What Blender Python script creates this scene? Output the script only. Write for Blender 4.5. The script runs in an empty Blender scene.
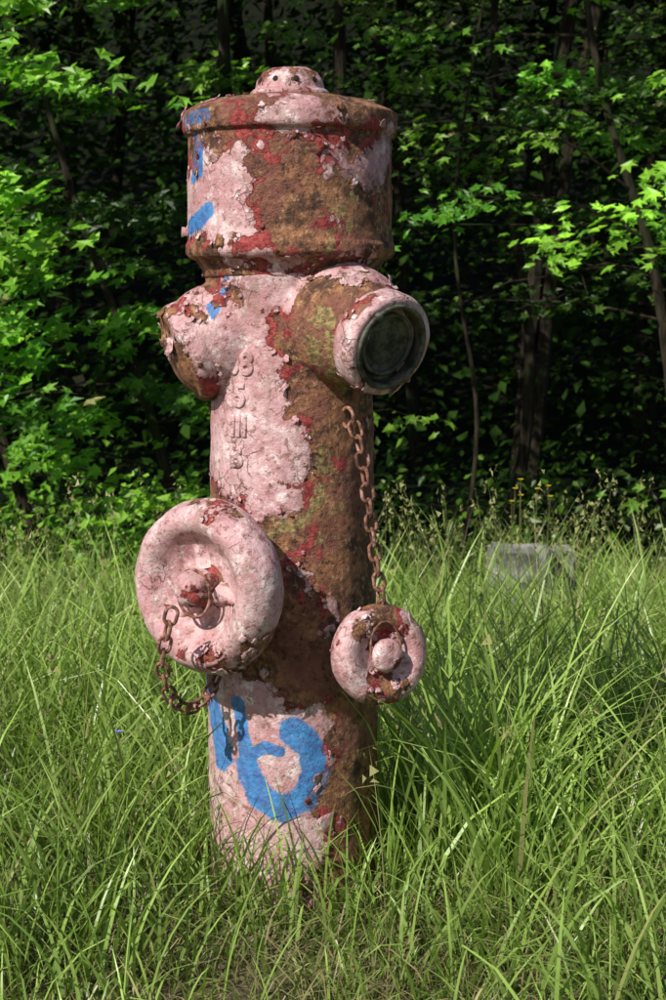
import bpy, math, random
import numpy as np
from mathutils import Vector, Matrix, noise, Quaternion
random.seed(7); rng=np.random.default_rng(7)
scene=bpy.context.scene
scene.view_settings.view_transform='Standard'
scene.view_settings.look='None'
scene.view_settings.exposure=0

# ---------------------------------------------------------------- helpers
class Buf:
    def __init__(s): s.v=[];s.c=[];s.f=[];s.n=0
    def add(s,v,faces,col,mat=0):
        v=np.asarray(v,dtype=np.float32).reshape(-1,3)
        col=np.asarray(col,dtype=np.float32)
        if col.ndim==1: col=np.tile(col,(len(v),1))
        s.v.append(v);s.c.append(col)
        s.f.append((np.asarray(faces,dtype=np.int32)+s.n,mat))
        s.n+=len(v)
    def build(s,name,mats,smooth=False):
        me=bpy.data.meshes.new(name)
        v=np.concatenate(s.v);c=np.concatenate(s.c)
        loops=np.concatenate([f.ravel() for f,m in s.f])
        sizes=np.concatenate([np.full(len(f),f.shape[1],dtype=np.int32) for f,m in s.f])
        mi=np.concatenate([np.full(len(f),m,dtype=np.int32) for f,m in s.f])
        starts=np.concatenate([[0],np.cumsum(sizes)[:-1]]).astype(np.int32)
        me.vertices.add(len(v));me.vertices.foreach_set('co',v.ravel())
        me.loops.add(len(loops));me.loops.foreach_set('vertex_index',loops)
        me.polygons.add(len(sizes));me.polygons.foreach_set('loop_start',starts)
        me.update(calc_edges=True)
        me.polygons.foreach_set('material_index',mi)
        me.polygons.foreach_set('use_smooth',np.full(len(sizes),smooth))
        a=me.attributes.new('tint','FLOAT_COLOR','POINT');a.data.foreach_set('color',c.astype(np.float32).ravel())
        for m in mats: me.materials.append(m)
        me.validate()
        ob=bpy.data.objects.new(name,me);scene.collection.objects.link(ob)
        return ob

def sstep(a,b,x):
    t=np.clip((x-a)/(b-a),0,1);return t*t*(3-2*t)

def gz(x,y):
    x=np.asarray(x,float);y=np.asarray(y,float)
    z=-0.62*sstep(0.1,6.0,y)
    z=z+0.02*np.sin(x*1.9+1)*np.sin(y*1.3)*sstep(.3,1.5,np.hypot(x,y))
    z=z+np.where(y>15,(np.clip(y,15,45)-15)*0.45,0)
    return z

def nrm(a): return a/np.maximum(np.linalg.norm(a,axis=-1,keepdims=True),1e-9)

# ---------------------------------------------------------------- materials
def newmat(name):
    m=bpy.data.materials.new(name);m.use_nodes=True
    nt=m.node_tree;nt.nodes.clear()
    return m,nt
def N(nt,t,**k):
    n=nt.nodes.new(t)
    for a,b in k.items():
        if a.startswith('i_'):
            n.inputs[a[2:].replace('_',' ')].default_value=b
        else: setattr(n,a,b)
    return n
def mix(nt,fac,a,b,mode='MIX'):
    n=nt.nodes.new('ShaderNodeMix');n.data_type='RGBA';n.blend_type=mode
    for sock,val in ((n.inputs[0],fac),(n.inputs[6],a),(n.inputs[7],b)):
        if isinstance(val,(int,float)): sock.default_value=val
        elif isinstance(val,tuple): sock.default_value=(*val,1) if len(val)==3 else val
        else: nt.links.new(val,sock)
    return n.outputs[2]
def math_(nt,op,a,b=None,c=None,clamp=False):
    n=nt.nodes.new('ShaderNodeMath');n.operation=op;n.use_clamp=clamp
    for i,val in enumerate((a,b,c)):
        if val is None: continue
        if isinstance(val,(int,float)): n.inputs[i].default_value=val
        else: nt.links.new(val,n.inputs[i])
    return n.outputs[0]
def noi(nt,vec,scale,detail=4,rough=.55):
    n=nt.nodes.new('ShaderNodeTexNoise');n.inputs['Scale'].default_value=scale
    n.inputs['Detail'].default_value=detail;n.inputs['Roughness'].default_value=rough
    if vec is not None: nt.links.new(vec,n.inputs['Vector'])
    return n.outputs['Fac']
def ramp(nt,fac,lo,hi):
    n=nt.nodes.new('ShaderNodeMapRange');n.interpolation_type='SMOOTHSTEP'
    n.inputs['From Min'].default_value=lo;n.inputs['From Max'].default_value=hi
    nt.links.new(fac,n.inputs['Value']);return n.outputs[0]

def foliage_mat(name,c1,c2,trans=.35,rough=.5,tcol=(1.3,1.5,.5),spec=.4):
    m,nt=newmat(name)
    at=N(nt,'ShaderNodeAttribute',attribute_name='tint')
    sep=nt.nodes.new('ShaderNodeSeparateColor');nt.links.new(at.outputs['Color'],sep.inputs[0])
    col=mix(nt,sep.outputs[0],c1,c2)
    col=mix(nt,sep.outputs[1],col,(.42,.33,.18))
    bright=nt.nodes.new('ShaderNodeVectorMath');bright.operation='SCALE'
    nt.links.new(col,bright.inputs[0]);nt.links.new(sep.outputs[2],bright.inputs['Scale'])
    p=N(nt,'ShaderNodeBsdfPrincipled');p.inputs['Roughness'].default_value=rough
    p.inputs['Specular IOR Level'].default_value=spec
    nt.links.new(bright.outputs[0],p.inputs['Base Color'])
    o=N(nt,'ShaderNodeOutputMaterial')
    if trans>0:
        tr=N(nt,'ShaderNodeBsdfTranslucent')
        tc=mix(nt,1.0,bright.outputs[0],(*tcol,1),'MULTIPLY')
        nt.links.new(tc,tr.inputs['Color'])
        ms=N(nt,'ShaderNodeMixShader');ms.inputs[0].default_value=trans
        nt.links.new(p.outputs[0],ms.inputs[1]);nt.links.new(tr.outputs[0],ms.inputs[2])
        nt.links.new(ms.outputs[0],o.inputs[0])
    else: nt.links.new(p.outputs[0],o.inputs[0])
    return m
grass_m=foliage_mat('grass_blades',(.150,.265,.038),(.36,.50,.12),.30,.36)
leaf_m=foliage_mat('maple_leaf',(.055,.17,.012),(.22,.42,.038),.32,.40)
dleaf_m=foliage_mat('forest_leaf_shaded',(.008,.024,.004),(.026,.062,.006),0,.8,spec=.08)  # darker copy of the foliage, forest shade put into its colour

def bark():
    m,nt=newmat('bark');g=N(nt,'ShaderNodeNewGeometry')
    mp=N(nt,'ShaderNodeMapping');mp.inputs['Scale'].default_value=(1,1,.2);nt.links.new(g.outputs['Position'],mp.inputs[0])
    n=noi(nt,mp.outputs[0],40,6,.6)
    c=mix(nt,ramp(nt,n,.35,.65),(.010,.008,.005),(.045,.034,.024))
    c=mix(nt,ramp(nt,noi(nt,g.outputs['Position'],3),.5,.7),c,(.022,.032,.010))
    p=N(nt,'ShaderNodeBsdfPrincipled');p.inputs['Roughness'].default_value=.9;p.inputs['Specular IOR Level'].default_value=.15
    nt.links.new(c,p.inputs['Base Color'])
    b=N(nt,'ShaderNodeBump');b.inputs['Distance'].default_value=.01;b.inputs['Strength'].default_value=.8
    nt.links.new(n,b.inputs['Height']);nt.links.new(b.outputs[0],p.inputs['Normal'])
    o=N(nt,'ShaderNodeOutputMaterial');nt.links.new(p.outputs[0],o.inputs[0]);return m
bark_m=bark()

def ground_mat():
    m,nt=newmat('ground_soil');g=N(nt,'ShaderNodeNewGeometry');P=g.outputs['Position']
    c=mix(nt,ramp(nt,noi(nt,P,30,6,.65),.35,.65),(.07,.05,.03),(.30,.23,.15))
    c=mix(nt,ramp(nt,noi(nt,P,5,5),.4,.6),c,(.07,.11,.03))
    sp=N(nt,'ShaderNodeSeparateXYZ');nt.links.new(P,sp.inputs[0])
    c=mix(nt,ramp(nt,sp.outputs[1],4.5,7.5),c,mix(nt,ramp(nt,noi(nt,P,14,6,.7),.4,.6),(.005,.006,.003),(.012,.016,.005)))  # dark litter beyond the wood edge, blackened further in place of canopy shade
    p=N(nt,'ShaderNodeBsdfPrincipled');p.inputs['Roughness'].default_value=.95;p.inputs['Specular IOR Level'].default_value=.1
    nt.links.new(c,p.inputs['Base Color'])
    b=N(nt,'ShaderNodeBump');b.inputs['Distance'].default_value=.02
    nt.links.new(noi(nt,P,60,6,.7),b.inputs['Height']);nt.links.new(b.outputs[0],p.inputs['Normal'])
    o=N(nt,'ShaderNodeOutputMaterial');nt.links.new(p.outputs[0],o.inputs[0]);return m
ground_m=ground_mat()

def paint_mat():
    m,nt=newmat('peeling_paint')
    tc=N(nt,'ShaderNodeTexCoord');V=tc.outputs['Object']
    at=N(nt,'ShaderNodeAttribute',attribute_name='tint')
    sep=nt.nodes.new('ShaderNodeSeparateColor');nt.links.new(at.outputs['Color'],sep.inputs[0])
    fine=noi(nt,V,48,7,.68); fine2=noi(nt,V,140,4,.6)
    P=math_(nt,'ADD',sep.outputs[0],math_(nt,'MULTIPLY',math_(nt,'SUBTRACT',fine,.5),.48))
    pink=ramp(nt,P,.492,.508)
    n21=noi(nt,V,18,7,.62)
    red=ramp(nt,math_(nt,'ADD',P,math_(nt,'MULTIPLY',math_(nt,'SUBTRACT',n21,.5),1.05)),.460,.478)
    r1=mix(nt,ramp(nt,noi(nt,V,32,7,.7),.38,.62),(.085,.036,.020),(.40,.175,.082))
    n95=noi(nt,V,95,6,.68)
    r1=mix(nt,ramp(nt,n95,.52,.68),r1,(.52,.30,.17))
    r1=mix(nt,math_(nt,'MULTIPLY',ramp(nt,noi(nt,V,9,5,.6),.48,.58),.72),r1,(.255,.090,.066))
    r1=mix(nt,math_(nt,'MULTIPLY',ramp(nt,n95,.45,.34),.85),r1,(.028,.015,.010))
    li=ramp(nt,math_(nt,'ADD',at.outputs['Alpha'],math_(nt,'MULTIPLY',math_(nt,'SUBTRACT',fine,.5),1.5)),.48,.62)
    lic=mix(nt,ramp(nt,fine2,.4,.6),(.18,.155,.055),(.50,.38,.15))
    r1=mix(nt,math_(nt,'MULTIPLY',li,.72),r1,lic)
    gp=ramp(nt,math_(nt,'ADD',sep.outputs[1],math_(nt,'MULTIPLY',math_(nt,'SUBTRACT',n21,.5),1.1)),.5,.62)
    r1=mix(nt,math_(nt,'MULTIPLY',gp,.60),r1,mix(nt,fine2,(.12,.12,.08),(.31,.29,.20)))
    redc=mix(nt,ramp(nt,fine2,.35,.65),(.24,.025,.024),(.48,.085,.075))
    pk=mix(nt,ramp(nt,noi(nt,V,14,6,.65),.36,.64),(.54,.27,.285),(.69,.45,.46))
    pk=mix(nt,ramp(nt,noi(nt,V,40,6,.72),.50,.64),pk,(.82,.66,.65))
    pk=mix(nt,math_(nt,'MULTIPLY',ramp(nt,noi(nt,V,23,7,.75),.52,.62),.6),pk,(.38,.165,.165))
    pk=mix(nt,math_(nt,'MULTIPLY',ramp(nt,noi(nt,V,85,7,.75),.54,.61),.8),pk,(.24,.11,.075))
    pk=mix(nt,math_(nt,'MULTIPLY',ramp(nt,noi(nt,V,30,8,.8),.60,.64),.85),pk,(.21,.09,.055))
    near=ramp(nt,P,.62,.50)
    pk=mix(nt,math_(nt,'MULTIPLY',math_(nt,'MULTIPLY',near,ramp(nt,n95,.42,.58)),.7),pk,(.34,.14,.11))
    mp=N(nt,'ShaderNodeMapping');mp.inputs['Scale'].default_value=(1,1,.12);nt.links.new(V,mp.inputs[0])
    st=ramp(nt,noi(nt,mp.outputs[0],60,5,.65),.51,.68)
    pk=mix(nt,math_(nt,'MULTIPLY',st,.55),pk,(.32,.20,.16))
    vo=N(nt,'ShaderNodeTexVoronoi',feature='DISTANCE_TO_EDGE');vo.inputs['Scale'].default_value=30
    wv=N(nt,'ShaderNodeVectorMath',operation='ADD')
    nz=nt.nodes.new('ShaderNodeTexNoise');nz.inputs['Scale'].default_value=24;nz.inputs['Detail'].default_value=4;nt.links.new(V,nz.inputs['Vector'])
    sc=N(nt,'ShaderNodeVectorMath',operation='SCALE');sc.inputs['Scale'].default_value=.06
    nt.links.new(nz.outputs['Color'],sc.inputs[0]);nt.links.new(V,wv.inputs[0]);nt.links.new(sc.outputs[0],wv.inputs[1])
    nt.links.new(wv.outputs[0],vo.inputs['Vector'])
    crack=math_(nt,'MULTIPLY',math_(nt,'SUBTRACT',1.0,ramp(nt,vo.outputs['Distance'],.004,.024)),ramp(nt,noi(nt,V,15,4,.6),.52,.60))
    pk=mix(nt,math_(nt,'MULTIPLY',crack,.65),pk,(.20,.07,.06))
    c=mix(nt,red,r1,redc); c=mix(nt,pink,c,pk)
    bl=ramp(nt,math_(nt,'ADD',sep.outputs[2],math_(nt,'MULTIPLY',math_(nt,'SUBTRACT',fine,.5),.6)),.43,.55)
    bl=math_(nt,'MULTIPLY',bl,math_(nt,'MAXIMUM',pink,.5))
    blc=mix(nt,ramp(nt,noi(nt,V,60,5,.7),.35,.65),(.010,.12,.38),(.02,.27,.64))
    c=mix(nt,math_(nt,'MULTIPLY',bl,.90),c,blc)
    p=N(nt,'ShaderNodeBsdfPrincipled')
    nt.links.new(c,p.inputs['Base Color'])
    rg=N(nt,'ShaderNodeMapRange');rg.inputs['To Min'].default_value=.78;rg.inputs['To Max'].default_value=.45
    nt.links.new(pink,rg.inputs['Value']);nt.links.new(rg.outputs[0],p.inputs['Roughness'])
    h=math_(nt,'ADD',math_(nt,'MULTIPLY',ramp(nt,P,.480,.508),1.6),math_(nt,'MULTIPLY',red,.7))
    inv=math_(nt,'SUBTRACT',1.0,pink)
    h=math_(nt,'ADD',h,math_(nt,'MULTIPLY',math_(nt,'MULTIPLY',n95,inv),2.6))
    h=math_(nt,'ADD',h,math_(nt,'MULTIPLY',noi(nt,V,38,7,.68),1.9))
    h=math_(nt,'SUBTRACT',h,math_(nt,'MULTIPLY',crack,.5))
    b=N(nt,'ShaderNodeBump');b.inputs['Distance'].default_value=.0030;b.inputs['Strength'].default_value=1
    nt.links.new(h,b.inputs['Height']);nt.links.new(b.outputs[0],p.inputs['Normal'])
    o=N(nt,'ShaderNodeOutputMaterial');nt.links.new(p.outputs[0],o.inputs[0]);return m
paint_m=paint_mat()

def simple_mat(name,ca,cb,scale,metal=0,rough=.8,bump=.001,cc=None):
    m,nt=newmat(name);tc=N(nt,'ShaderNodeTexCoord');V=tc.outputs['Object']
    n=noi(nt,V,scale,7,.65)
    c=mix(nt,ramp(nt,n,.36,.64),ca,cb)
    if cc: c=mix(nt,ramp(nt,noi(nt,V,scale*.5,5,.6),.52,.64),c,cc)
    p=N(nt,'ShaderNodeBsdfPrincipled');p.inputs['Roughness'].default_value=rough;p.inputs['Metallic'].default_value=metal
    nt.links.new(c,p.inputs['Base Color'])
    b=N(nt,'ShaderNodeBump');b.inputs['Distance'].default_value=bump
    nt.links.new(noi(nt,V,scale*2,6,.7),b.inputs['Height']);nt.links.new(b.outputs[0],p.inputs['Normal'])
    o=N(nt,'ShaderNodeOutputMaterial');nt.links.new(p.outputs[0],o.inputs[0]);return m
rust_m=simple_mat('rusty_iron',(.07,.03,.02),(.34,.15,.09),90,.0,.85,.002,(.50,.26,.24))
dark_m=simple_mat('weathered_coupling',(.016,.017,.012),(.15,.14,.095),45,.1,.6,.0015,(.03,.03,.024))
black_m=simple_mat('hole_shade',(.01,.008,.006),(.02,.015,.01),45,0,.9)
conc_m=simple_mat('weathered_concrete',(.07,.07,.06),(.40,.39,.36),11,0,.95,.006,(.08,.10,.05))
yel_m=simple_mat('yellow_petals',(.70,.52,.01),(.80,.66,.02),50)
vio_m=simple_mat('violet_petals',(.16,.14,.55),(.25,.22,.7),50)

# ---------------------------------------------------------------- hydrant
hyd=bpy.data.objects.new('fire_hydrant',None);scene.collection.objects.link(hyd)

def frame(d):
    d=Vector(d).normalized()
    up=Vector((0,0,1)) if abs(d.z)<.95 else Vector((0,1,0))
    a=d.cross(up).normalized();b=a.cross(d).normalized()
    return a,b,d
def resample(prof,step):
    out=[prof[0]]
    for (r0,h0),(r1,h1) in zip(prof[:-1],prof[1:]):
        n=max(1,int(math.ceil(math.hypot(r1-r0,h1-h0)/step)))
        for i in range(1,n+1):
            t=i/n;out.append((r0+(r1-r0)*t,h0+(h1-h0)*t))
    return out
def chaikin(prof,it=2):
    for _ in range(it):
        o=[prof[0]]
        for p,q in zip(prof[:-1],prof[1:]):
            o.append((p[0]*.75+q[0]*.25,p[1]*.75+q[1]*.25));o.append((p[0]*.25+q[0]*.75,p[1]*.25+q[1]*.75))
        o.append(prof[-1]);prof=o
    return prof
def lathe(prof,origin,d,segs=160,step=.004,rfun=None):
    prof=resample(prof,step);a,b,c=frame(d);o=Vector(origin)
    vs=[];fs=[]
    for i,(r,h) in enumerate(prof):
        for j in range(segs):
            t=2*math.pi*j/segs
            rr=r*(rfun(t,h) if rfun else 1)
            vs.append(o+a*(rr*math.cos(t))+b*(rr*math.sin(t))+c*h)
    n=len(prof)
    for i in range(n-1):
        for j in range(segs):
            k=(j+1)%segs
            fs.append((i*segs+j,i*segs+k,(i+1)*segs+k,(i+1)*segs+j))
    ia=len(vs);vs.append(o+c*prof[0][1]);ib=len(vs);vs.append(o+c*prof[-1][1])
    for j in range(segs):
        k=(j+1)%segs
        fs.append((ia,k,j));fs.append((ib,(n-1)*segs+j,(n-1)*segs+k))
    return vs,fs
def mesh_ob(name,vs,fs,mat,parent=hyd,smooth=True):
    me=bpy.data.meshes.new(name);me.from_pydata([tuple(v) for v in vs],[],fs);me.validate();me.update()
    if mat: me.materials.append(mat)
    me.polygons.foreach_set('use_smooth',[smooth]*len(me.polygons))
    ob=bpy.data.objects.new(name,me);scene.collection.objects.link(ob)
    if parent: ob.parent=parent
    return ob
def fix_normals(ob):
    import bmesh
    bm=bmesh.new();bm.from_mesh(ob.data);bmesh.ops.recalc_face_normals(bm,faces=bm.faces);bm.to_mesh(ob.data);bm.free()

def blobs(lst,az,z):
    s=0
    for (a,zz,sa,sz,amp) in lst:
        q=((az-a)/sa)**2+((z-zz)/sz)**2
        if q<9: s+=amp*math.exp(-q)
    return s
def seglen(p,a,b):
    ax,ay=a;bx,by=b;px,py=p
    dx,dy=bx-ax,by-ay;t=max(0,min(1,((px-ax)*dx+(py-ay)*dy)/(dx*dx+dy*dy+1e-9)))
    return math.hypot(px-ax-dx*t,py-ay-dy*t)
BLUE=[ ([(-.175,.32),(-.145,.30),(-.120,.262),(-.112,.225)],.022),
       ([(-.078,.312),(-.070,.268),(-.064,.215)],.011),
       ([(-.064,.215),(-.044,.176),(-.012,.160),(.022,.176),(.036,.215),(.028,.252),(.004,.280)],.020),
       ([(-.060,.235),(-.035,.252),(-.014,.246)],.008)]
BLUE2=[([(-.092,.962),(-.100,.93),(-.107,.89),(-.110,.84),(-.112,.80)],.0075),([(-.105,.945),(-.080,.948)],.011)]
BLUEH=[([(-.190,1.155),(-.125,1.160)],.009),([(-.165,1.128),(-.175,1.075)],.010),
       ([(-.148,1.118),(-.150,1.08)],.007),([(-.20,1.005),(-.155,1.012),(-.130,1.028)],.012)]
def strokes(L,arc,z):
    best=0
    for pts,w in L:
        for a,b in zip(pts[:-1],pts[1:]):
            best=max(best,1-.5*seglen((arc,z),a,b)/w)
    return max(best,0)
BODY=[(-50,.80,36,.10,.60),(-54,.68,50,.065,.58),(10,.70,17,.042,.44),(-12,.930,26,.022,.40),(8,.900,24,.02,.32),
      (16,.54,14,.05,.20),(24,.43,14,.05,.27),(35,.66,12,.05,.12),(-32,.10,56,.14,.70),(-38,.27,48,.08,.52),(50,.20,14,.2,-.30),(-10,.86,20,.04,.10)]
def f_body(p):
    az=math.degrees(math.atan2(p.x,-p.y));z=p.z
    P=.27+blobs(BODY,az,z)
    if abs(az)>90: P+=.25
    r=math.hypot(p.x,p.y)
    moss=0
    if r>.136 and z>.72:
        if az<0: P=.60
        else:
            P=.35+.22*float(sstep(.19,.21,r))+.24*float(sstep(.910,.935,z))
            moss=.3*float(sstep(.93,.87,z))
    if r>.134 and .35<z<.65 and az<0: P=.36+.12*float(sstep(.52,.58,z))
    moss+=blobs([(10,.57,30,.10,.5),(35,.80,20,.06,.5),(30,.66,20,.07,.35),(30,.3,20,.1,.2),(-28,.58,25,.06,.45),(48,.45,14,.2,.3)],az,z)
    bl=0
    if r<.137: bl=strokes(BLUE,.124*math.radians(az),z)
    if z>.78 and r<.150: bl=max(bl,strokes(BLUE2,.124*math.radians(az),z))
    return P,0.1,bl,moss
def f_hood(p):
    az=math.degrees(math.atan2(p.x,-p.y));z=p.z
    P=.32+blobs([(-66,1.045,30,.060,.46),(-38,1.06,17,.05,.24),(-40,1.012,34,.018,.14),(15,1.005,40,.018,.18),(45,1.06,24,.05,.15),(70,1.10,20,.05,.14),
                 (-30,1.185,60,.015,.20),(10,1.16,22,.02,.26),(-10,1.150,60,.012,.12),(20,.96,50,.02,.14)],az,z)
    g=blobs([(-8,1.10,32,.038,.62),(28,1.10,16,.03,.42),(70,1.07,14,.05,.4)],az,z)
    return P,g,strokes(BLUEH,.152*math.radians(az),z),.22+blobs([(60,1.0,40,.02,.3)],az,z)
def const(P,g=0.1,m=.15):
    return lambda p:(P,g,0,m)
flake_src=[]
def weather(ob,fn,amp=.0014,namp=.28,flake=True,base=10.5):
    me=ob.data;n=len(me.vertices)
    cols=np.zeros((n,4),np.float32);co=np.zeros((n,3),np.float32)
    for i,v in enumerate(me.vertices):
        p=v.co
        P,g,b,m=fn(p)
        nz=noise.fractal(p*base,.8,2.1,5)*namp+noise.noise(p*38+Vector((3,1,7)))*.08
        Q=P+nz
        m+=noise.fractal(p*11+Vector((9,2,2)),.8,2.1,3)*.35
        cols[i]=(max(0,min(1,Q)),g+noise.noise(p*17)*.2,b+noise.noise(p*30)*.09,max(0,min(1,m)))
        s=max(0,min(1,(Q-.44)/.12))
        d=amp*s+noise.noise(p*120)*.0005*(1-s*.7)+noise.noise(p*24)*.0013+noise.noise(p*60)*.0004
        co[i]=p+v.normal*d
        if flake and abs(Q-.49)<.035: flake_src.append((p.copy(),v.normal.copy(),Q))
    me.vertices.foreach_set('co',co.ravel())
    a=me.attributes.new('tint','FLOAT_COLOR','POINT');a.data.foreach_set('color',cols.ravel())
    me.update()

def dirv(az,down):
    a=math.radians(az);d=math.radians(down)
    return Vector((math.sin(a)*math.cos(d),-math.cos(a)*math.cos(d),-math.sin(d)))
dR=dirv(40,17);oR=Vector((.004,0,.902))
dL=dirv(-76,25);oL=Vector((-.002,0,.892))
dB=dirv(-38,0);oB=Vector((0,0,.494))
allv=[];allf=[]
def addp(vf):
    o=len(allv);allv.extend(vf[0]);allf.extend([tuple(i+o for i in f) for f in vf[1]])
addp(lathe([(.127,-.15),(.127,.02),(.129,.30),(.132,.322),(.132,.345),(.126,.37),(.123,.60),(.119,.84),(.121,.90),(.127,.935),(.127,.975)],(.002,0,0),(0,0,1),96,.02))
addp(lathe([(.088,0),(.088,.11),(.085,.145),(.076,.172),(.068,.188),(.062,.21)],oR,dR,72,.02))
addp(lathe([(.083,0),(.083,.10),(.080,.135),(.074,.155),(.060,.165)],oL,dL,72,.012))
addp(lathe([(.100,0),(.093,.09),(.080,.12),(.072,.145),(.072,.17)],oB,dB,72,.02))
tmp=mesh_ob('tmp_body',allv,allf,None,None)
md=tmp.modifiers.new('r','REMESH');md.mode='VOXEL';md.voxel_size=.0034
ms=tmp.modifiers.new('s','SMOOTH');ms.iterations=9;ms.factor=.5
dg=bpy.context.evaluated_depsgraph_get();dg.update()
me=bpy.data.meshes.new_from_object(tmp.evaluated_get(dg))
bpy.data.objects.remove(tmp)
me.materials.clear();me.materials.append(paint_m)
me.polygons.foreach_set('use_smooth',[True]*len(me.polygons))
body=bpy.data.objects.new('cast_body',me);scene.collection.objects.link(body);body.parent=hyd
weather(body,f_body)
# hood
prof=[(.118,.930),(.127,.934),(.131,.945),(.139,.957),(.150,.962),(.1545,.968),(.1545,.980),(.1515,.986),(.1500,1.0),(.1495,1.131),(.1500,1.138),(.1560,1.141),(.1575,1.147),(.1575,1.163),(.156,1.170),(.149,1.174),(.120,1.186),(.075,1.194),(.04,1.196),(.01,1.196)]
v,f=lathe(prof,(0,0,0),(0,0,1),260,.0035);hood=mesh_ob('hood',v,f,paint_m);fix_normals(hood);weather(hood,f_hood)
v,f=lathe([(.057,1.186),(.057,1.200),(.054,1.203),(.050,1.205),(.047,1.217),(.039,1.229),(.025,1.235),(.006,1.237)],(0,0,0),(0,0,1),90,.003)
kn=mesh_ob('top_knob',v,f,paint_m);fix_normals(kn);weather(kn,const(.54),namp=.12,flake=False)
hv=[];hf=[]
for k in range(10):
    a=math.radians(-180+36*k+12);pos=Vector((math.sin(a)*.0465,-math.cos(a)*.0465,1.216))
    d=Vector((math.sin(a),-math.cos(a),.35))
    vv,ff=lathe([(.0042,-.003),(.0042,.0028),(.003,.0030)],pos,d,16,.01);o=len(hv);hv+=vv;hf+=[tuple(i+o for i in q) for q in ff]
mesh_ob('knob_shade_plugs',hv,hf,black_m)  # solid black plugs, coloured as the shade inside the holes
# upper right open coupling
eR=oR+dR*.226
v,f=lathe([(.050,-.044),(.064,-.043),(.070,-.038),(.0725,-.030),(.0725,-.008),(.071,-.002),(.068,.0005),(.0625,.001),(.0615,-.003),(.0615,-.02)],eR,dR,140,.003)
cr=mesh_ob('coupling_collar',v,f,paint_m);fix_normals(cr);weather(cr,const(.57))
v,f=lathe([(.0618,-.03),(.0618,.004),(.060,.0065),(.056,.0065),(.0545,.004),(.054,-.014),(.046,-.016),(.0455,-.006),(.043,-.004),(.040,-.006),(.039,-.012),(.030,-.014),(.028,-.012),(.006,-.012)],eR,dR,120,.003)
cf=mesh_ob('coupling_face',v,f,dark_m);fix_normals(cf)
a_,b_,c_=frame(dR);lv=[];lf=[]
for t in (50,230):
    t=math.radians(t);pos=eR+(a_*math.cos(t)+b_*math.sin(t))*.0585
    vv,ff=lathe([(.006,-.004),(.006,.008),(.004,.010)],pos,dR,16,.004);o=len(lv);lv+=vv;lf+=[tuple(i+o for i in q) for q in ff]
mesh_ob('coupling_lugs',lv,lf,dark_m)
# upper left closed coupling with rounded cap
eL=oL+dL*.172
v,f=lathe(chaikin([(.045,-.034),(.070,-.033),(.0755,-.026),(.0765,-.010),(.075,.000),(.069,.008),(.063,.010),(.056,.010),(.046,.017),(.030,.023),(.004,.025)],1),eL,dL,140,.003)
cl=mesh_ob('left_coupling_cap',v,f,paint_m);fix_normals(cl)
def f_l(p):
    h=(p-eL).dot(dL);return (.60 if h<.006 else .50)-(.12 if p.z<.79 else 0),.1,0,.1
weather(cl,f_l)
# big front cap
eB=oB+dB*.190
prof=chaikin([(.055,-.040),(.100,-.040),(.117,-.032),(.1255,-.010),(.124,.010),(.113,.029),(.098,.036),(.084,.031),(.070,.012),(.052,.000),(.036,-.001),(.030,.002),(.022,.008),(.004,.010)],2)
def bigr(t,h):
    return 1+.006*math.sin(3*t+1)+.004*math.sin(5*t)
v,f=lathe(prof,eB,dB,220,.003,bigr);bc=mesh_ob('large_outlet_cap',v,f,paint_m);fix_normals(bc)
def f_b(p):
    q=p-eB;h=q.dot(dB);r=(q-dB*h).length
    P=.66
    if r<.035: P=.42
    if .06<r<.105 and q.z<-.03: P=.55
    if r>.11 and q.z<-.05: P=.54
    if r>.10 and q.z>.07: P=.57
    return P,.1,0,.15
weather(bc,f_b,namp=.27,base=13)
a_,b_,c_=frame(dB)
rv=[];rf=[]
for t in (75,195,315):
    t=math.radians(t);u=a_*math.cos(t)+b_*math.sin(t);w=dB.cross(u)
    pts=[(.026,.014,.011),(.045,.007,.008),(.065,.009,.006),(.082,.021,.004)]
    o=len(rv)
    for (r,h,ww) in pts:
        for s,hh in ((-1.6,-.012),(-.8,-.001),(0,.002),(.8,-.001),(1.6,-.012)): rv.append(eB+u*r+w*ww*s+dB*(h+hh))
    for i in range(3):
        for j in range(4): rf.append((o+i*5+j,o+i*5+j+1,o+i*5+j+6,o+i*5+j+5))
rb=mesh_ob('cap_ribs',rv,rf,paint_m);fix_normals(rb);weather(rb,const(.62),flake=False)
def sq(t,h):
    k=abs(math.cos(2.5*(t)));return .86+.20*k
v,f=lathe(chaikin([(.006,.0),(.027,.0),(.027,.02),(.022,.044),(.014,.052),(.002,.053)],1),eB,dB,60,.003,sq)
nut=mesh_ob('operating_nut',v,f,paint_m);fix_normals(nut);weather(nut,const(.40),flake=False)
# hanging cap
nH=dirv(26,-6);eH=Vector((.129,-.150,.396))
prof=chaikin([(.03,-.022),(.056,-.022),(.069,-.016),(.0735,0),(.070,.016),(.056,.024),(.043,.020),(.032,.010),(.024,.010),(.004,.010)],2)
v,f=lathe(prof,eH,nH,150,.003);hc=mesh_ob('hanging_cap',v,f,paint_m);fix_normals(hc)
def f_h(p):
    return .56-(.06 if p.z>eH.z+.03 else 0),.1,0,.15
weather(hc,f_h,namp=.30,base=19)
v,f=lathe(chaikin([(.016,.0),(.016,.014),(.022,.018),(.023,.028),(.017,.034),(.003,.035)],1),eH,nH,50,.003)
hk=mesh_ob('hanging_cap_knob',v,f,paint_m);fix_normals(hk);weather(hk,const(.54),flake=False)

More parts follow.
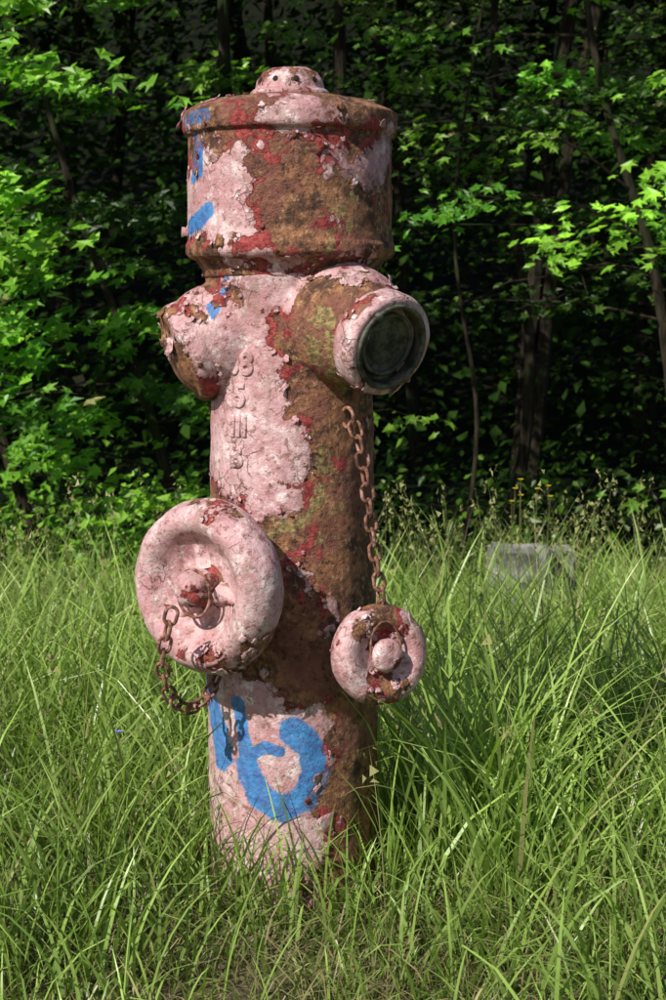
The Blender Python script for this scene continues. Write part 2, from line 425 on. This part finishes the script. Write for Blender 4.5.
def tube_path(pts,r,segs=8,closed=False):
    vs=[];fs=[];n=len(pts);prev=None
    for i,p in enumerate(pts):
        q=pts[(i+1)%n] if (closed or i<n-1) else pts[i];o=pts[i-1] if (closed or i>0) else pts[i]
        d=(q-o).normalized()
        if prev is None: a=d.orthogonal().normalized()
        else: a=(prev-d*prev.dot(d)).normalized()
        prev=a;b=d.cross(a)
        for j in range(segs):
            t=2*math.pi*j/segs;vs.append(p+(a*math.cos(t)+b*math.sin(t))*r)
    m=n if closed else n-1
    for i in range(m):
        for j in range(segs):
            i2=(i+1)%n;k=(j+1)%segs
            fs.append((i*segs+j,i*segs+k,i2*segs+k,i2*segs+j))
    return vs,fs
def chain(name,way,ll=.026,w=.0085,r=.0026):
    way=[Vector(p) for p in way]
    fine=[]
    for a,b in zip(way[:-1],way[1:]):
        for k in range(20): fine.append(a.lerp(b,k/20))
    fine.append(way[-1])
    for _ in range(25): fine=[fine[0]]+[(fine[i-1]+fine[i+1])/2 for i in range(1,len(fine)-1)]+[fine[-1]]
    pts=[fine[0]];acc=0
    for a,b in zip(fine[:-1],fine[1:]):
        acc+=(b-a).length
        if acc>=ll-2.2*r: pts.append(b);acc=0
    V=[];F=[]
    for i,(a,b) in enumerate(zip(pts[:-1],pts[1:])):
        c=(a+b)/2;d=(b-a).normalized();s=d.orthogonal().normalized()
        s=Quaternion(d,math.radians(35+90*(i%2)+random.uniform(-18,18)))@s
        lp=[]
        for k in range(20):
            t=2*math.pi*k/20
            lp.append(c+d*((ll/2-w)*(1 if math.cos(t)>0 else -1)+w*math.cos(t))+s*(w*math.sin(t)))
        vv,ff=tube_path(lp,r,8,True);o=len(V);V+=vv;F+=[tuple(x+o for x in q) for q in ff]
    return mesh_ob(name,V,F,rust_m)
chain('cap_chain',[(.092,-.105,.725),(.101,-.110,.70),(.114,-.116,.62),(.121,-.122,.55),(.132,-.135,.48),(.137,-.165,.435)])
chain('large_cap_chain',[(-.158,-.232,.478),(-.170,-.225,.43),(-.178,-.205,.385),(-.168,-.178,.335),(-.140,-.140,.308),(-.112,-.105,.335),(-.098,-.085,.375)])
a_,b_,c_=frame(nH)
lp=[eH+nH*.022+(a_*math.cos(t)*.024+b_*(math.sin(t)*.036+.012)) for t in [2*math.pi*k/32 for k in range(32)]]
v,f=tube_path(lp,.0018,8,True);mesh_ob('wire_loop',v,f,rust_m)
a_,b_,c_=frame(dB)
lp=[eB+dB*.028+(a_*math.cos(t)*.031+b_*(math.sin(t)*.034-.006)) for t in [2*math.pi*k/32 for k in range(32)]]
v,f=tube_path(lp,.0022,8,True);mesh_ob('nut_ring',v,f,rust_m)
lp=[Vector((.084,-.098,.732))+Vector((math.cos(t)*.012*.7,-math.cos(t)*.012*.7,math.sin(t)*.014)) for t in [2*math.pi*k/24 for k in range(24)]]
v,f=tube_path(lp,.003,8,True);mesh_ob('chain_eye',v,f,rust_m)

# raised cast letters wrapped on shaft (worn)
def letters():
    V=[];F=[]
    for txt,zc,az,sz in (('08',.808,-37,.046),('5',.762,-37,.046),('III',.718,-38,.042),('B',.674,-40,.044)):
        cu=bpy.data.curves.new('t','FONT');cu.body=txt;cu.size=sz;cu.extrude=.0010;cu.bevel_depth=.0020;cu.bevel_resolution=3;cu.align_x='CENTER';cu.align_y='CENTER';cu.resolution_u=6
        o=bpy.data.objects.new('t',cu);scene.collection.objects.link(o)
        d=bpy.context.evaluated_depsgraph_get();d.update()
        m=bpy.data.meshes.new_from_object(o.evaluated_get(d))
        off=len(V)
        for q in m.vertices:
            base=.1195+(.84-zc)*.0167
            R=base+.0014+q.co.z*.9;a=math.radians(az)+q.co.x/.12
            V.append((.002+math.sin(a)*R,-math.cos(a)*R,zc+q.co.y))
        F+= [tuple(i+off for i in p.vertices) for p in m.polygons]
        bpy.data.objects.remove(o)
    ob=mesh_ob('cast_lettering',V,F,paint_m,smooth=True);weather(ob,const(.66),flake=False,amp=.0)
letters()

def flakes(count):
    V=[];F=[];C=[]
    src=random.sample(flake_src,min(count,len(flake_src)))
    for p,n,Q in src:
        if p.z<.03: continue
        t=n.orthogonal().normalized();t=Quaternion(n,random.uniform(0,6.28))@t;b=n.cross(t)
        L=random.uniform(.003,.010)*(2.3 if random.random()<.13 else 1);W=L*random.uniform(.5,1.3)
        curl=random.uniform(.15,1.0);o=len(V)
        nu,nv=5,4
        for i in range(nu):
            u=i/(nu-1);ang=curl*u
            s=L*math.sin(ang)/curl;h=L*(1-math.cos(ang))/curl
            for j in range(nv):
                w=(j/(nv-1)-.5)*W*(1-.45*u*random.random())*(1.1-.3*abs(u-.4))
                V.append(p+n*(.0014+h)+t*(s-L*.3+random.uniform(-.14,.14)*L)+b*(w+random.uniform(-.12,.12)*W))
        base=random.choice((.75,.75,.6,.40))
        C+= [(base,.1,0,.1)]*(nu*nv)
        for i in range(nu-1):
            for j in range(nv-1):
                a=o+i*nv+j;F.append((a,a+1,a+nv+1,a+nv))
    ob=mesh_ob('paint_flakes',V,F,paint_m)
    a=ob.data.attributes.new('tint','FLOAT_COLOR','POINT')
    a.data.foreach_set('color',np.array(C,np.float32).ravel())
    md=ob.modifiers.new('s','SOLIDIFY');md.thickness=.0005
flakes(1500)

# ---------------------------------------------------------------- ground
def axis(lo,hi,f0,f1,fine,k):
    a=list(np.arange(f0,f1+1e-6,fine));x=f1;s=fine
    while x<hi: s*=k;x+=s;a.append(min(x,hi))
    x=f0;s=fine;b=[]
    while x>lo: s*=k;x-=s;b.append(max(x,lo))
    return np.array(b[::-1]+a)
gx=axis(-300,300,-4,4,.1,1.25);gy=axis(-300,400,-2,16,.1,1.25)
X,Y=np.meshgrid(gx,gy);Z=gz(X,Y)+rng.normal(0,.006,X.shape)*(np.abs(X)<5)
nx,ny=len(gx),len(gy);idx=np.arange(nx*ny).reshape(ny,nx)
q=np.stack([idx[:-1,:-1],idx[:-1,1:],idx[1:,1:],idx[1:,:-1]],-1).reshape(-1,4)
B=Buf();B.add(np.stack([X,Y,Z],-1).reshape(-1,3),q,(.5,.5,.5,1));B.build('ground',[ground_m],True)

# ---------------------------------------------------------------- grass
def blades(B,x,y,h,w,lean,segs=4,dry=None,bright=None,rootz=-.01):
    n=len(x);root=np.stack([x,y,gz(x,y)+rootz],-1)
    a=rng.uniform(0,2*np.pi,n);ld=np.stack([np.cos(a),np.sin(a),np.zeros(n)],-1)
    fa=rng.uniform(0,np.pi,n);wd=np.stack([np.cos(fa),np.sin(fa),np.zeros(n)],-1)
    t=np.linspace(0,1,segs+1)
    th0=rng.uniform(0,.35,n);bend=lean
    P=[root];cur=root.copy()
    for i in range(segs):
        th=th0+bend*(t[i+1]**1.7)
        step=h/segs
        cur=cur+(ld*np.sin(th)[:,None]+np.array([0,0,1.])*np.cos(th)[:,None])*step[:,None]
        P.append(cur.copy())
    V=[];
    for i in range(segs):
        ww=w*(1-.75*t[i]**2)*(.75 if i==0 else 1)
        V.append(P[i]-wd*ww[:,None]/2);V.append(P[i]+wd*ww[:,None]/2)
    V.append(P[segs])
    V=np.stack(V,1)
    k=2*segs+1
    base=(np.arange(n)*k)[:,None]
    quads=np.concatenate([base+np.array([[2*i,2*i+1,2*i+3,2*i+2]]) for i in range(segs-1)])
    tris=base+np.array([[2*segs-2,2*segs-1,2*segs]])
    mixv=rng.uniform(0,1,n)
    dry=np.where(rng.random(n)<.06,rng.uniform(.4,.9,n),rng.uniform(0,.12,n)) if dry is None else dry
    br=rng.uniform(.6,1.25,n) if bright is None else bright
    patch=1+.18*np.sin(x*2.3+1.3*np.sin(y*1.7))*np.cos(y*2.9+x)
    tt=np.concatenate([np.repeat(t[:-1],2),[1.]])
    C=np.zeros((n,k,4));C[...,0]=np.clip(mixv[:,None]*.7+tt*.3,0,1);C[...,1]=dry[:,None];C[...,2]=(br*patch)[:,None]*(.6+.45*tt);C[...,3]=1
    o=B.n
    B.v.append(V.reshape(-1,3).astype(np.float32));B.c.append(C.reshape(-1,4).astype(np.float32))
    B.f.append((quads.astype(np.int32)+o,0));B.f.append((tris.astype(np.int32)+o,0));B.n+=n*k
    return P[segs],P
G=Buf()
def scatter(n,x0,x1,y0,y1,clump=1):
    x=rng.uniform(x0,x1,n);y=rng.uniform(y0,y1,n)
    if clump:
        f=np.sin(x*7+2*np.sin(y*5))*np.sin(y*8+1.5*np.sin(x*6))
        keep=rng.random(n)<(.55+.45*f+.1);x,y=x[keep],y[keep]
    keep=np.hypot(x,y)>.130
    return x[keep],y[keep]
def hscale(x,y):
    front=np.exp(-((x-.02)/.30)**2)*(1-sstep(-.12,.10,y))
    near=1-sstep(-.55,-.1,y)
    return np.clip(1-.60*front-.22*near,.2,1)
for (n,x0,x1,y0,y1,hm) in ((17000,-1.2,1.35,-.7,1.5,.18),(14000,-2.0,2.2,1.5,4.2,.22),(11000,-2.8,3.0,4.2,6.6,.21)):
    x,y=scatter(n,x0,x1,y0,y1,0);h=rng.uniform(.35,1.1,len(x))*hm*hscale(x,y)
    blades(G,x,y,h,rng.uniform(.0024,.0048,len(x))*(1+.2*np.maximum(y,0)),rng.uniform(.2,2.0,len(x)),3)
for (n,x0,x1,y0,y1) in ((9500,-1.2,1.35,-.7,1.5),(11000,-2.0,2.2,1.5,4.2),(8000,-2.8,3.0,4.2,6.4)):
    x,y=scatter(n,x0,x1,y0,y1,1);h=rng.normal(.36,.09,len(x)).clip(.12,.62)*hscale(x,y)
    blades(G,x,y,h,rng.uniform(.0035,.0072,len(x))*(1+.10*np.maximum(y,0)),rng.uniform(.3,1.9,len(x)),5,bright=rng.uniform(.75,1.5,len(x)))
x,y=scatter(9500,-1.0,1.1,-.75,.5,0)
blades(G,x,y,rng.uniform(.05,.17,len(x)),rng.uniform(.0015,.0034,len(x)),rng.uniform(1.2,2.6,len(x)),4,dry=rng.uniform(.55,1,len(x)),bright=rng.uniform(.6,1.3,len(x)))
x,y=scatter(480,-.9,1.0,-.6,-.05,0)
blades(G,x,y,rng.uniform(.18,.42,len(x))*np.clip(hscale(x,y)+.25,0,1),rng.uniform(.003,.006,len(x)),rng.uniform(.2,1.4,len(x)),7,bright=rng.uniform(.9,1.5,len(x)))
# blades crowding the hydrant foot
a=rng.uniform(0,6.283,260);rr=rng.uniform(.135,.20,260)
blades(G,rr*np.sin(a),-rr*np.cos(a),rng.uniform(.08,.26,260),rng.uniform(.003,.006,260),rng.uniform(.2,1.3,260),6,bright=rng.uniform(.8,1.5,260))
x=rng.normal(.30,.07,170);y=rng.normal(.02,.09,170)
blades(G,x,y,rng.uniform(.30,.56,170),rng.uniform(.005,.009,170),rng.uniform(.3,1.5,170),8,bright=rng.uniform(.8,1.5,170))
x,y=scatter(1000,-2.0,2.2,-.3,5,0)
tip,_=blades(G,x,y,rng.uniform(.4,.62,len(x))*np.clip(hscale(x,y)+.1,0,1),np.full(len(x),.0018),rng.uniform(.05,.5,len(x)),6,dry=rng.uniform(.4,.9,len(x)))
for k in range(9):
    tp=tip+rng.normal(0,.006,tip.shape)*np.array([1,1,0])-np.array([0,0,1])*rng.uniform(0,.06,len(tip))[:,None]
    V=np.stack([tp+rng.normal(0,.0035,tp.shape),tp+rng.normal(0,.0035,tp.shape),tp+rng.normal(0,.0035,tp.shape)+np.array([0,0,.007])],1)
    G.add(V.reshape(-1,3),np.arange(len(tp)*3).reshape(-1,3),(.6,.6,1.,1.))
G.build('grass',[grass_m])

# ---------------------------------------------------------------- foliage
ang=np.radians([-90,-20,10,38,62,90,118,142,170,200]);rad=np.array([.22,.55,.38,.9,.5,1.05,.5,.9,.38,.55])
LT=np.concatenate([[[0,0,-.10]],np.stack([rad*np.cos(ang),rad*np.sin(ang),np.where(rad>.6,-.12,.06)],-1)])
LF=np.array([[0,1+i,1+(i+1)%10] for i in range(10)])
ST=np.array([[0,-.6,0],[.42,-.1,.08],[0,.9,-.08],[-.42,-.1,.08]]);SF=np.array([[0,1,2],[0,2,3]])
def leaves(B,pos,size,mat=1,simple=False,up=1.0,jit=.75,front=.5,br=None,mixc=None):
    n=len(pos)
    nr=nrm(np.array([-front*.6,-front,up])+rng.normal(0,jit,(n,3))*np.array([1,1,.6]))
    r=nrm(np.cross(nr,rng.normal(0,1,(n,3))));s=np.cross(nr,r)
    T,Fc=(ST,SF) if simple else (LT,LF)
    R=np.stack([r,s,nr],1)
    V=np.einsum('kj,njc->nkc',T,R)*np.asarray(size).reshape(-1,1,1)+pos[:,None,:]
    k=len(T);F=(np.arange(n)*k)[:,None,None]+Fc[None]
    C=np.zeros((n,k,4));C[...,0]=(rng.uniform(0,1,n) if mixc is None else np.clip(mixc+rng.normal(0,.25,n),0,1))[:,None]
    C[...,1]=((rng.random(n)<.006)*.6)[:,None]
    C[...,2]=(rng.uniform(.75,1.3,n) if br is None else br)[:,None];C[...,3]=1
    B.add(V.reshape(-1,3),F.reshape(-1,3),C.reshape(-1,4),mat)
def tube(B,pts,rads,segs=8,mat=0):
    pts=[Vector(p) for p in pts];V=[];prev=None;n=len(pts)
    for i,p in enumerate(pts):
        d=(pts[min(i+1,n-1)]-pts[max(i-1,0)]).normalized()
        a=d.orthogonal().normalized() if prev is None else (prev-d*prev.dot(d)).normalized()
        prev=a;b=d.cross(a)
        for j in range(segs):
            t=2*math.pi*j/segs;V.append(tuple(p+(a*math.cos(t)+b*math.sin(t))*rads[i]))
    F=[(i*segs+j,i*segs+(j+1)%segs,(i+1)*segs+(j+1)%segs,(i+1)*segs+j) for i in range(n-1) for j in range(segs)]
    B.add(V,F,(.5,.5,.5,1),mat)
def bez(pts,n):
    P=[Vector(p) for p in pts];P=[P[0]*2-P[1]]+P+[P[-1]*2-P[-2]];out=[]
    for i in range(1,len(P)-2):
        for k in range(n):
            t=k/n;a,b,c,d=P[i-1:i+3]
            out.append(.5*((2*b)+(c-a)*t+(2*a-5*b+4*c-d)*t*t+(3*b-a-3*c+d)*t**3))
    out.append(P[-2]);return out
def tree(path,r0,limbs,seed,lsize=.055,zlo=.4,zhi=1.0,dens=1.0,reach=(.6,1.5),azr=(0,6.283),brt=1.0,name='maple_tree',sbs=(.35,.5,.8,1.15,1.6)):
    random.seed(seed)
    B=Buf();tr=bez(path,8);n=len(tr)
    tube(B,tr,[r0*(1-.75*i/(n-1)) for i in range(n)],10)
    for L in range(limbs):
        t=zlo+(zhi-zlo)*((L+random.random())/limbs);i=min(n-2,int(t*(n-1)));p=tr[i]
        a=random.uniform(*azr);ln=random.uniform(*reach)*(1.15-.5*t)
        d=Vector((math.cos(a),math.sin(a),0));rise=random.uniform(-.05,.4)
        lp=bez([p,p+d*ln*.35+Vector((0,0,rise*ln*.5)),p+d*ln*.75+Vector((random.uniform(-.1,.1),random.uniform(-.1,.1),rise*ln*.6)),p+d*ln+Vector((0,0,rise*ln*.35))],4)
        m=len(lp);rr=r0*.22
        tube(B,lp,[rr*(1-.8*i/(m-1)) for i in range(m)],5)
        tips=[]
        for k in range(7):
            q=lp[random.randint(m//3,m-1)];a2=a+random.uniform(-1.4,1.4);l2=ln*random.uniform(.2,.5)
            e=q+Vector((math.cos(a2),math.sin(a2),random.uniform(-.35,.15)))*l2
            mid=(q+e)/2+Vector((0,0,.04));tube(B,[q,mid,e],[rr*.3,rr*.22,rr*.1],4);tips+= [(q,mid,e)]
        sb=random.choice(sbs)*brt;sm=random.random()  # leaf brightness per limb, imitating sunlit and shaded sprays
        pos=[]
        for (q,mid,e) in tips:
            for _ in range(int(14*dens)):
                u=random.uniform(.15,1.08);c=q.lerp(e,u)+Vector((random.gauss(0,.06),random.gauss(0,.06),random.gauss(-.01,.03)))
                pos.append(tuple(c))
        pos=np.array(pos)
        leaves(B,pos,rng.uniform(.6,1.2,len(pos))*lsize,br=rng.uniform(.7,1.25,len(pos))*sb,mixc=sm,jit=.42)
    return B.build(name,[bark_m,leaf_m])
def P_(x,y,z): return (x,y,float(gz(x,y))+z)
# front edge of the wood
tree([P_(-1.13,5.0,-.05),P_(-1.35,5.0,.6),P_(-1.55,5.1,1.4),P_(-1.6,5.3,3.0),P_(-1.5,5.4,5.0)],.035,13,1,zlo=.30)
tree([P_(-1.30,4.6,-.05),P_(-1.45,4.6,.7),P_(-1.75,4.5,1.5),P_(-2.0,4.6,3.2)],.03,9,2,zlo=.42)
tree([P_(-.52,4.8,-.05),P_(-.62,4.8,.5),P_(-.78,4.8,1.1),P_(-1.15,4.9,2.2),P_(-1.6,5.0,4.2)],.032,13,3,zlo=.36)
tree([P_(-.45,6.2,-.05),P_(-.4,6.2,1.5),P_(-.5,6.3,3),P_(-.4,6.2,5.5)],.06,14,4,zlo=.35)
tree([P_(.12,6.8,-.05),P_(.15,6.8,1.5),P_(.1,6.9,3),P_(.2,6.9,6)],.07,14,5,zlo=.36,dens=.8,lsize=.042,brt=.8)
tree([P_(1.62,4.8,-.05),P_(1.58,4.8,.7),P_(1.45,4.8,1.6),P_(1.18,4.9,2.6),P_(.95,5,4.6)],.035,14,6,zlo=.42,lsize=.042,dens=.8)
tree([P_(.95,6.3,-.05),P_(1.1,6.3,1.2),P_(.9,6.4,3),P_(1.2,6.4,5.5)],.04,16,7,zlo=.34,lsize=.038,dens=.7,brt=.8)
tree([P_(2.2,6.0,-.05),P_(2.1,6.0,1.2),P_(2.15,6.1,3),P_(2.0,6.1,5.5)],.07,18,8,zlo=.25,lsize=.040,brt=.9)
tree([P_(-2.6,6.2,-.05),P_(-2.5,6.2,1.2),P_(-2.6,6.3,3),P_(-2.4,6.3,5.8)],.08,20,9,zlo=.2)
tree([P_(-3.4,4.9,-.05),P_(-3.3,5,1.2),P_(-3.4,5,3),P_(-3.2,5,5)],.06,18,10,zlo=.2)
tree([P_(3.3,4.9,-.05),P_(3.2,5,1.2),P_(3.3,5,3),P_(3.1,5,5)],.06,18,11,zlo=.2)
# young maples out in front, leaf colour brightened to look more sunlit
tree([P_(-1.95,3.7,-.05),P_(-1.9,3.7,.8),P_(-1.95,3.75,1.6),P_(-1.9,3.8,2.7)],.028,12,21,lsize=.060,zlo=.46,zhi=.95,azr=(-.5,.7),reach=(.9,1.5),brt=1.55,sbs=(.8,1.0,1.2))
tree([P_(2.05,3.9,-.05),P_(2.0,3.9,.9),P_(2.05,3.95,1.8),P_(2.0,3.9,3.0)],.028,10,22,lsize=.050,zlo=.50,zhi=1.0,azr=(2.4,3.8),reach=(.5,1.25),brt=1.65,dens=.6,sbs=(.8,1.0,1.2))
tree([P_(.60,5.1,-.05),P_(.72,5.1,.9),P_(.62,5.15,2.0),P_(.95,5.1,4.0)],.014,12,23,lsize=.046,zlo=.62,zhi=1.0,reach=(.6,1.2),brt=1.5)

# forest mass behind; unseen canopy and limbs overhead added to shade it
F_=Buf();random.seed(5)
for i in range(40):
    x=random.uniform(-9,9);y=random.uniform(9,19);h=random.uniform(6,10);r=random.uniform(.04,.14)
    lean=random.uniform(-.9,.9)
    pts=bez([P_(x,y,-.1),(x+lean*.3,y,h*.3),(x+lean*.8,y,h*.65),(x+lean,y,h)],4);tube(F_,pts,[r*(1-.07*k/1.2*.8) for k in range(len(pts))],7)
def clumps(B,n,xr,yr,zr,rad,per,size,zs=.35,simple=True,bright=(.7,1.3),mat=1):
    cx=rng.uniform(*xr,n);cy=rng.uniform(*yr,n);cz=rng.uniform(*zr,n)+gz(cx,cy)
    c=np.stack([cx,cy,cz],-1)
    p=np.repeat(c,per,0)+rng.normal(0,1,(n*per,3))*np.array([rad,rad,rad*zs])
    b=np.repeat(rng.uniform(*bright,n),per)*rng.uniform(.8,1.2,n*per)
    leaves(B,p,rng.uniform(.7,1.3,len(p))*size,mat,simple,br=b,jit=.6)
    return c
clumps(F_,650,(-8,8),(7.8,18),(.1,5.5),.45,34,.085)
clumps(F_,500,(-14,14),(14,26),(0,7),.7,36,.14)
clumps(F_,620,(-9,9),(6.2,18),(4.2,8.5),.6,54,.14)  # high leaf layer above view, added to keep the forest in shade
for i in range(34):  # limbs above view reaching forward, added to dapple the front trees with shade
    x=random.uniform(-5.5,5);y0=random.uniform(5.6,6.4);z0=random.uniform(3.0,4.2);y1=random.uniform(2.9,4.9)
    if -2.6<x<-1.0 and random.random()<.5: continue
    x1=x+random.uniform(-.6,.6);z1=z0+random.uniform(.0,.5)
    pts=bez([(x,y0,z0),((x+x1)/2,(y0+y1)/2,z0+.35),(x1,y1,z1)],5)
    tube(F_,pts,[.03*(1-.8*k/(len(pts)-1)) for k in range(len(pts))],5)
    for q in pts[3:]:
        for _ in range(2):
            c=q+Vector((random.gauss(0,.3),random.gauss(0,.2),random.gauss(0,.12)))
            pp=np.array(c)+rng.normal(0,1,(16,3))*np.array([.22,.22,.07])
            leaves(F_,pp,rng.uniform(.7,1.3,16)*.085,1,True,br=rng.uniform(.8,1.3,16),jit=.4)
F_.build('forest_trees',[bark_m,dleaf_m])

# undergrowth: leaf colour dimmed for shade, brightened at left as if sunlit
U=Buf()
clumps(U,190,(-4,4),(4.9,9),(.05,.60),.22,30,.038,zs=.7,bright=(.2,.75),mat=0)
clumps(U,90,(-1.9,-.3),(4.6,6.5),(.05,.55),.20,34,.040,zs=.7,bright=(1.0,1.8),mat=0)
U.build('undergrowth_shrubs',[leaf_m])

# ---------------------------------------------------------------- low concrete blocks
def concrete(name,x0,x1,y,top,thick=.16):
    import bmesh
    bm=bmesh.new();bmesh.ops.create_cube(bm,size=1)
    zb=float(gz((x0+x1)/2,y))-.08
    for v in bm.verts:
        v.co=Vector(((x0+x1)/2+v.co.x*(x1-x0),y+v.co.y*thick,(zb+top)/2+v.co.z*(top-zb)))
    bmesh.ops.bevel(bm,geom=bm.edges[:],offset=.012,segments=2,affect='EDGES')
    bmesh.ops.subdivide_edges(bm,edges=bm.edges[:],cuts=5,use_grid_fill=True)
    for v in bm.verts: v.co+=Vector((noise.noise(v.co*9),noise.noise(v.co*9+Vector((5,0,0))),noise.noise(v.co*7+Vector((0,5,0)))))*.012
    me=bpy.data.meshes.new(name);bm.to_mesh(me);bm.free();me.materials.append(conc_m)
    ob=bpy.data.objects.new(name,me);scene.collection.objects.link(ob);return ob
concrete('concrete_block',.63,.855,3.5,.012)
concrete('concrete_block',.875,.965,3.66,-.014)

# ---------------------------------------------------------------- flowers
def flowers(name,pts,mat,r):
    B=Buf()
    for (x,y,h) in pts:
        z0=float(gz(x,y));top=Vector((x+random.uniform(-.03,.03),y,z0+h))
        tube(B,[(x,y,z0),((x+top.x)/2,y,z0+h*.5),tuple(top)],[.002,.0018,.0012],4,0)
        for k in range(8):
            a=k*math.pi/4;d=Vector((math.cos(a),math.sin(a)*.8,.6));s=Vector((-math.sin(a),math.cos(a),0))
            V=[top,top+d*r*.6+s*r*.3,top+d*r,top+d*r*.6-s*r*.3];B.add([tuple(q) for q in V],[(0,1,2,3)],(.5,0,1,1),1)
    return B.build(name,[grass_m,mat])
flowers('yellow_wildflowers',[(.66,3.2,.60),(.70,3.2,.63),(.75,3.25,.60),(.78,3.2,.57),(.72,3.3,.58),(.82,3.3,.61),(.69,3.3,.56)],yel_m,.012)
flowers('violet_wildflowers',[(.33,.1,.12),(.345,.12,.09),(-.27,.0,.24),(.62,.6,.3)],vio_m,.008)

# ---------------------------------------------------------------- light
S=Vector((-.60,-.66,.80)).normalized()
w=bpy.data.worlds.new('World');scene.world=w;w.use_nodes=True;nt=w.node_tree
bg=nt.nodes['Background'];sk=nt.nodes.new('ShaderNodeTexSky');sk.sky_type='NISHITA';sk.sun_disc=False
sk.sun_elevation=math.asin(S.z);sk.sun_rotation=math.atan2(S.x,S.y)
nt.links.new(sk.outputs[0],bg.inputs[0]);bg.inputs[1].default_value=.085
sl=bpy.data.lights.new('sun','SUN');sl.energy=5.0;sl.angle=math.radians(.5);sl.color=(1,.96,.87)
so=bpy.data.objects.new('sun',sl);scene.collection.objects.link(so);so.rotation_euler=(-S).to_track_quat('-Z','Y').to_euler();so.location=(-3,-3,6)

# ---------------------------------------------------------------- camera
cd=bpy.data.cameras.new('camera');cd.sensor_fit='VERTICAL';cd.sensor_height=36;cd.lens=60.1;cd.clip_end=2000;cd.clip_start=.05
cam=bpy.data.objects.new('camera',cd);scene.collection.objects.link(cam)
cam.location=(.063,-2.5,.9);cam.rotation_euler=(math.radians(90-6.83),0,0)
cd.dof.use_dof=True;cd.dof.focus_distance=2.4;cd.dof.aperture_fstop=14
scene.camera=cam
